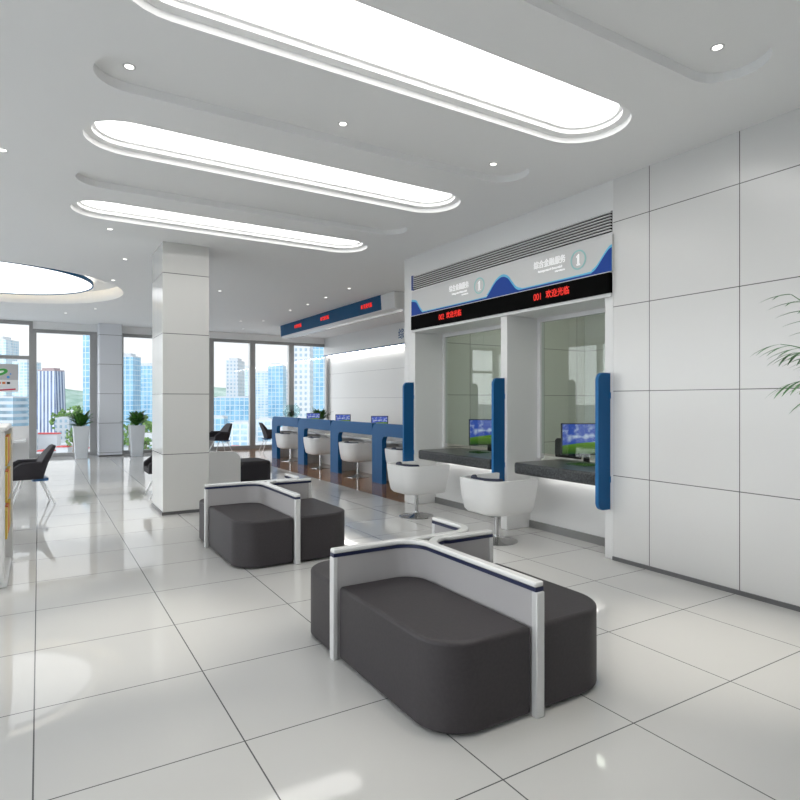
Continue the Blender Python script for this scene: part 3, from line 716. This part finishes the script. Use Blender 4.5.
fronds += [(left+1.3+k*.75, random.uniform(.5, 1.2), random.uniform(.42, .55), 1.1) for k in range(6)]
for az, el, ln, dr in fronds:
    p = Vector((.07*math.cos(az), .07*math.sin(az), 1.56)); pts = [p.copy()]; n = 9
    for i in range(n):
        e = el - dr*(i/n)**1.2; p = p + Vector((math.cos(az)*math.cos(e), math.sin(az)*math.cos(e), math.sin(e)))*ln/n; pts.append(p.copy())
    bm = BM(); tube(bm, pts, [.007-.0006*i for i in range(n+1)], 6)
    for i in range(2, n+1):
        for s in (-1, 1):
            e = el - dr*(i/n)**1.2
            leaf(bm, pts[i], az+s*(1.0-.07*i), e*.4-.1, .20*(1-.05*abs(i-5)), .009, .35, 5)
    obj('frond', bm, 'frond', t)

# ------------------------------------------------------------------ left edge: display stand, partition desk, poster
t = thing('brochure_stand', 'white brochure display stand cut off by the left edge', 'display stand', (-.20, 5.75, 0))
bm = BM()
prism(bm, rrect(-.9, -.035, 0, .05, (0, .02, .02, 0), 3), .03, 1.26); obj('side_panel', bm, 'shell', t)
bm = BM(); prism(bm, rrect(-.9, -.01, .85, .90, (0, 0, 0, 0), 3), .03, 1.26); obj('side_panel', bm, 'shell', t)
bm = BM(); box(bm, -.9, -.02, -.02, .92, 1.26, 1.30); obj('top', bm, 'shell', t, bevel=.012)
bm = BM(); box(bm, -.88, -.02, .0, .9, 0, .06); obj('foot', bm, 'shell', t, bevel=.015)
bm = BM(); box(bm, -.5, -.46, .05, .85, .06, 1.26); obj('back_panel', bm, 'white', t)
for z in (.35, .65, .95):
    bm = BM(); box(bm, -.46, -.04, .05, .85, z, z+.02); obj('shelf', bm, 'white', t)
bl = 0
names = {'orange': 'orange', 'yellow': 'yellow', 'green': 'green'}
for zi, z in enumerate((.37, .67, .97)):
    for k, mm in enumerate(('yellow', 'orange', 'yellow')):
        bm = BM(); y = 5.85+k*.26; box(bm, -.25, -.225, y, y+.20, z+.001, z+.235)
        o = obj('brochure_pile', bm, mm); tag(o, '%s brochures on the %s shelf of the white stand, %s in the row' % (mm, ('lower', 'middle', 'upper')[zi], ('nearest', 'middle', 'farthest')[k]), 'brochure', 'brochures in the display stand')
t = thing('partition_desk', 'pale grey screened desk behind the dark bucket chair at left', 'desk', (-.17, 14.1, 0))
bm = BM(); box(bm, -1.6, .0, 0, .04, 0, 1.0); obj('screen_panel', bm, 'white', t, bevel=.006)
bm = BM(); box(bm, -1.6, -.05, -.6, 0, .70, .74); obj('desktop', bm, 'white', t)
bm = BM(); box(bm, -1.58, -1.54, -.58, 0, 0, .70); obj('side_panel', bm, 'greyp', t)
t = thing('poster', 'white and grey poster with green leaf mark hanging on the left window', 'poster', (-.96, 18.38, 1.74))
bm = BM(); box(bm, -.48, .50, -.004, 0, 0, .72); obj('sheet', bm, 'posterw', t)
bm = BM(); box(bm, -.48, .50, -.006, -.0041, .31, .72); obj('grey_field', bm, 'posterg', t)
bm = BM(); pts = [(.10+.17*math.cos(a)*(1-.15*math.sin(a)), .50+.085*math.sin(a)+.05*math.cos(a)) for a in [2*PI*i/24 for i in range(24)]]; prism(bm, pts, -.010, -.0061, 'xz'); gl_ = obj('green_leaf', bm, 'green', t)
bm = BM(); pts = [(.12+.07*math.cos(a), .51+.03*math.sin(a)+.02*math.cos(a)) for a in [2*PI*i/20 for i in range(20)]]; prism(bm, pts, -.012, -.0101, 'xz'); obj('leaf_centre', bm, 'posterw', gl_)
bm = BM(); prism(bm, [(-.48, .40), (-.1, .44), (.15, .47), (.18, .45), (-.1, .40), (-.48, .34)], -.009, -.0061, 'xz'); obj('red_swoosh', bm, 'redp', t)
bm = BM(); prism(bm, [(-.48, .02), (.0, .05), (.44, .09), (.44, .05), (.0, .015), (-.48, -.0)], -.008, -.0041, 'xz'); obj('red_wave', bm, 'redp', t)
for dx, dz, r, mm in ((.28, .38, .035, 'bluep'), (.33, .46, .02, 'bluep')):
    bm = BM(); prism(bm, [(dx+r*math.cos(a), dz+r*math.sin(a)) for a in [2*PI*i/16 for i in range(16)]], -.009, -.0061, 'xz'); obj('blue_dot', bm, mm, t)
for k in range(7):
    bm = BM(); x = -.35+k*.1; box(bm, x, x+.07, -.007, -.0041, .20, .255); obj('dark_mark', bm, 'orange' if k in (4, 5) else 'blk', t)
bm = BM()
for x in (-.4, .38): tube(bm, [(x, -.002, .72), (x, -.002, 1.60)], .003, 5)
obj('hanging_wire', bm, 'alu', t)

# ------------------------------------------------------------------ the city outside
G = -22.0
F_, R_ = Vector((math.sin(TH), math.cos(TH))), Vector((math.cos(TH), -math.sin(TH)))
def at(u, d): q = F_*d + R_*((u-400)/594.2*d); return q.x, q.y
def zt(v, d): return 1.51 - (v-400.7)*d/594.2
M['pave'] = noise_mat('pale_paving', (.34, .37, .38), (.60, .62, .62), .05, .9)
M['road'] = mat('road_grey', (.34, .37, .40), .9)
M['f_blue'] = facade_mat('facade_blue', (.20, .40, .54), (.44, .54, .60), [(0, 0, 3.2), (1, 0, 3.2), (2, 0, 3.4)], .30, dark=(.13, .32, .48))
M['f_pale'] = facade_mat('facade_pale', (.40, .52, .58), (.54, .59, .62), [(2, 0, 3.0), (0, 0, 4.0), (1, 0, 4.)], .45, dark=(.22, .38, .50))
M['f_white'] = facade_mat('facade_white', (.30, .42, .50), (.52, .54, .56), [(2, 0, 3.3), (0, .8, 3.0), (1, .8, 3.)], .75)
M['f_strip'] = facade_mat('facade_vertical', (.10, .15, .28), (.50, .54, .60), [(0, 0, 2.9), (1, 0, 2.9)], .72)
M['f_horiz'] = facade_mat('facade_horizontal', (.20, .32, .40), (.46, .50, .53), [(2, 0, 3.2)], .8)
M['roofp'] = mat('roof_pink', (.36, .27, .27), .8)
M['roofw'] = mat('roof_white', (.52, .54, .56), .8)
M['roofr'] = mat('roof_red', (.50, .07, .07), .7)
M['crown'] = noise_mat('tree_crown', (.05, .13, .03), (.18, .30, .08), .8, .9)
M['trunk'] = mat('tree_trunk', (.18, .13, .09), .9)
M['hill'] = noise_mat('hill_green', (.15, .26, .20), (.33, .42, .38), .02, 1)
bm = BM(); box(bm, -2500, 3000, -800, 3500, G-1, G); o = obj('ground', bm, 'pave'); tag(o, 'pale paved city ground outside the windows', 'ground', kind='structure')
def tower(u0, u1, v, d, m, label, dep=22, rz=0, roof='roofw', crown=True, slant=0., name='office_tower'):
    x, y = at((u0+u1)/2, d); w = (u1-u0)/594.2*d; h = zt(v, d)-G
    t = thing(name, label, 'building', (x, y, G), -TH+rz)
    bm = BM(); a = w/2
    z1 = h
    rings = [[(-a, 0, 0), (a, 0, 0), (a, dep, 0), (-a, dep, 0)], [(-a*(1-slant), 0, z1), (a*(1-slant), 0, z1), (a*(1-slant), dep, z1), (-a*(1-slant), dep, z1)]]
    loft(bm, rings); obj('walls', bm, m, t)
    aa = a*(1-slant)
    if crown:
        bm = BM(); box(bm, -aa*.7, aa*.7, dep*.2, dep*.8, h, h+max(1.2, h*.05)); obj('roof_plant_room', bm, roof, t)
        bm = BM()
        for (p, q) in (((-aa, 0), (aa, .4)), ((-aa, dep-.4), (aa, dep)), ((-aa, .4), (-aa+.4, dep-.4)), ((aa-.4, .4), (aa, dep-.4))): box(bm, p[0], q[0], p[1], q[1], h, h+.8)
        obj('parapet', bm, roof, t)
    return t
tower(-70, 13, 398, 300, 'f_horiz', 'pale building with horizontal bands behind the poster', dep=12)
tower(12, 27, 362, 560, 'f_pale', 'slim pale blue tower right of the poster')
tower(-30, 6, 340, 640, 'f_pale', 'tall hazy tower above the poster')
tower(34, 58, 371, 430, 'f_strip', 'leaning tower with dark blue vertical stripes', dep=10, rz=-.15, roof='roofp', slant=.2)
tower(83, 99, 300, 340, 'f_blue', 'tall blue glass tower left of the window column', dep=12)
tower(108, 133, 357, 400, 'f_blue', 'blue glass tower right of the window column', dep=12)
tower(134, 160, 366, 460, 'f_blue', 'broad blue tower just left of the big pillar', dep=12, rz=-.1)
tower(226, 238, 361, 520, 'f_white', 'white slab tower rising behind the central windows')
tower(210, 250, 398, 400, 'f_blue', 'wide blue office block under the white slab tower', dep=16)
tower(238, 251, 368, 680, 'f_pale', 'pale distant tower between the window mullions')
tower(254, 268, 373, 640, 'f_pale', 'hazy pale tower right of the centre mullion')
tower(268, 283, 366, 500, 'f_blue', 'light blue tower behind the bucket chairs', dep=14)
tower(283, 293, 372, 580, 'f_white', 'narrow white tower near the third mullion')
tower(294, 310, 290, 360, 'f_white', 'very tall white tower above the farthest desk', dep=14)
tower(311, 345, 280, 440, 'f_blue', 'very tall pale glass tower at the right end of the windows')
for i, (u, v, d, w, m) in enumerate(((62, 419, 350, 14, 'f_white'), (82, 436, 270, 14, 'f_white'), (112, 432, 300, 18, 'f_pale'), (145, 436, 280, 14, 'f_white'), (215, 418, 330, 18, 'f_blue'), (240, 424, 300, 20, 'f_pale'), (264, 420, 340, 16, 'f_pale'), (284, 430, 290, 16, 'f_white'), (16, 432, 270, 22, 'f_white'))):
    tower(u-w/2, u+w/2, v, d, m, 'low pale city block, number %s from the left below the towers' % ['three', 'four', 'five', 'six', 'seven', 'eight', 'nine', 'ten', 'two'][i], dep=8, name='low_block')
for i, (u, v, d, w) in enumerate(((45, 433, 285, 24), (62, 446, 262, 12), (44, 450, 245, 14), (234, 446, 255, 10), (92, 447, 258, 8))):
    x, y = at(u, d); w = w/594.2*d; h = zt(v, d)-G
    t = thing('kiosk', ['long red roofed pavilion under the striped tower', 'red market stall left of the nearer planter', 'low red stall close to the window sill at left', 'red roofed stall behind the window bucket chairs', 'small red roofed stall behind the left planter'][i], 'building', (x, y, G), -TH+.1)
    bm = BM(); box(bm, -w/2+.2, w/2-.2, 0, 4, 0, h-.6); obj('walls', bm, 'roofw', t)
    bm = BM(); prism(bm, [(-w/2, h-.6), (w/2, h-.6), (w/2-.6, h), (-w/2+.6, h)], -.3, 4.3, 'xz'); obj('roof', bm, 'roofr', t)
def tree(u, v, d, label, s=1.):
    x, y = at(u, d); h = zt(v, d)-G
    t = thing('tree', label, 'tree', (x, y, G), 0, 'trees outside the windows')
    bm = BM(); tube(bm, [(0, 0, 0), (.1, 0, h*.5), (0, .1, h*.75)], [.28, .2, .1], 8); obj('trunk', bm, 'trunk', t, smooth=50)
    bm = BM()
    for k in range(60):
        a = random.uniform(0, 2*PI); q = math.sqrt(random.random())*s*3.2; r = random.uniform(.35, 1.0)*s
        bmesh.ops.create_icosphere(bm, subdivisions=1, radius=r, matrix=Matrix.Translation((q*math.cos(a), q*math.sin(a), max(h*.35, h-r-random.uniform(0, 1)*(.3+q/3.2/s)*h*.6))))
    for v_ in bm.verts: v_.co += Vector((random.uniform(-.25, .25), random.uniform(-.25, .25), random.uniform(-.25, .25)))
    obj('crown', bm, 'crown', t)
for u, v, d, s_, l in ((59, 412, 390, 1.5, 'grey green tree right of the striped tower'), (68, 408, 410, 1.6, 'hazy tree in the middle of the gap beside the striped tower'), (77, 405, 400, 1.5, 'distant tree under the tall blue tower'), (129, 424, 258, .9, 'green tree behind the right planter'), (141, 415, 300, 1.4, 'bright green tree just left of the big pillar'), (151, 421, 330, 1.3, 'green tree touching the big pillar edge'), (146, 437, 252, .8, 'low green tree beside the right planter'), (73, 428, 262, .8, 'green tree close behind the left planter')):
    tree(u, v, d, l, s_)
# hills
bm = BM(); n = 60; rows = []
for j in range(5):
    row = []
    for i in range(n+1):
        u = -100 + i*12; d = 1500+j*110; x, y = at(u, d)
        h = 1.5*(10*math.sin(i*.31)+14*math.sin(i*.13+1.2)+38)*math.sin(PI*(j)/4)
        row.append(bm.verts.new((x, y, G+h*1.25)))
    rows.append(row)
for a, b in zip(rows, rows[1:]):
    for i in range(n): bm.faces.new((a[i], a[i+1], b[i+1], b[i]))
o = obj('hills', bm, 'hill', smooth=60); tag(o, 'distant hazy green hills on the horizon', 'hill', kind='structure')

# ------------------------------------------------------------------ light and camera
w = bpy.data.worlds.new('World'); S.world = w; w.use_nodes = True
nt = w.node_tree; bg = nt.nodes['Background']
tc = nt.nodes.new('ShaderNodeTexCoord'); sp = nt.nodes.new('ShaderNodeSeparateXYZ'); nt.links.new(tc.outputs['Generated'], sp.inputs[0])
r = nt.nodes.new('ShaderNodeValToRGB'); nt.links.new(sp.outputs[2], r.inputs[0])
r.color_ramp.elements[0].position = 0; r.color_ramp.elements[0].color = (.95, .97, .98, 1)
r.color_ramp.elements[1].position = .7; r.color_ramp.elements[1].color = (.80, .84, .92, 1)
nt.links.new(r.outputs[0], bg.inputs['Color'])
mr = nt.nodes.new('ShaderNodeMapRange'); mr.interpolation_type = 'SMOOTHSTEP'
mr.inputs['From Min'].default_value = .05; mr.inputs['From Max'].default_value = -.75; mr.inputs['To Min'].default_value = 1.12; mr.inputs['To Max'].default_value = 4.0  # sky strength raised toward the unseen left side, added to brighten the interior
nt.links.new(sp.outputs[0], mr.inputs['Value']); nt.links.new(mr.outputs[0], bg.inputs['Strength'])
sd = bpy.data.lights.new('sun', 'SUN'); sd.energy = .7; sd.angle = math.radians(2); sd.color = (1, .97, .92)
so = bpy.data.objects.new('sun', sd); COL.objects.link(so); so.rotation_euler = (math.radians(48), 0, math.radians(28))
cd = bpy.data.cameras.new('camera'); cd.sensor_width = 36; cd.lens = 594.2/800*36; cd.shift_y = .7/800; cd.clip_end = 6000; cd.clip_start = .05
co = bpy.data.objects.new('camera', cd); COL.objects.link(co); co.location = (0, 0, 1.51); co.rotation_euler = (PI/2, 0, -TH)
S.camera = co
S.view_settings.view_transform = 'Standard'; S.view_settings.look = 'None'; S.view_settings.exposure = .17; S.view_settings.gamma = 1
S.view_settings.use_curve_mapping = False
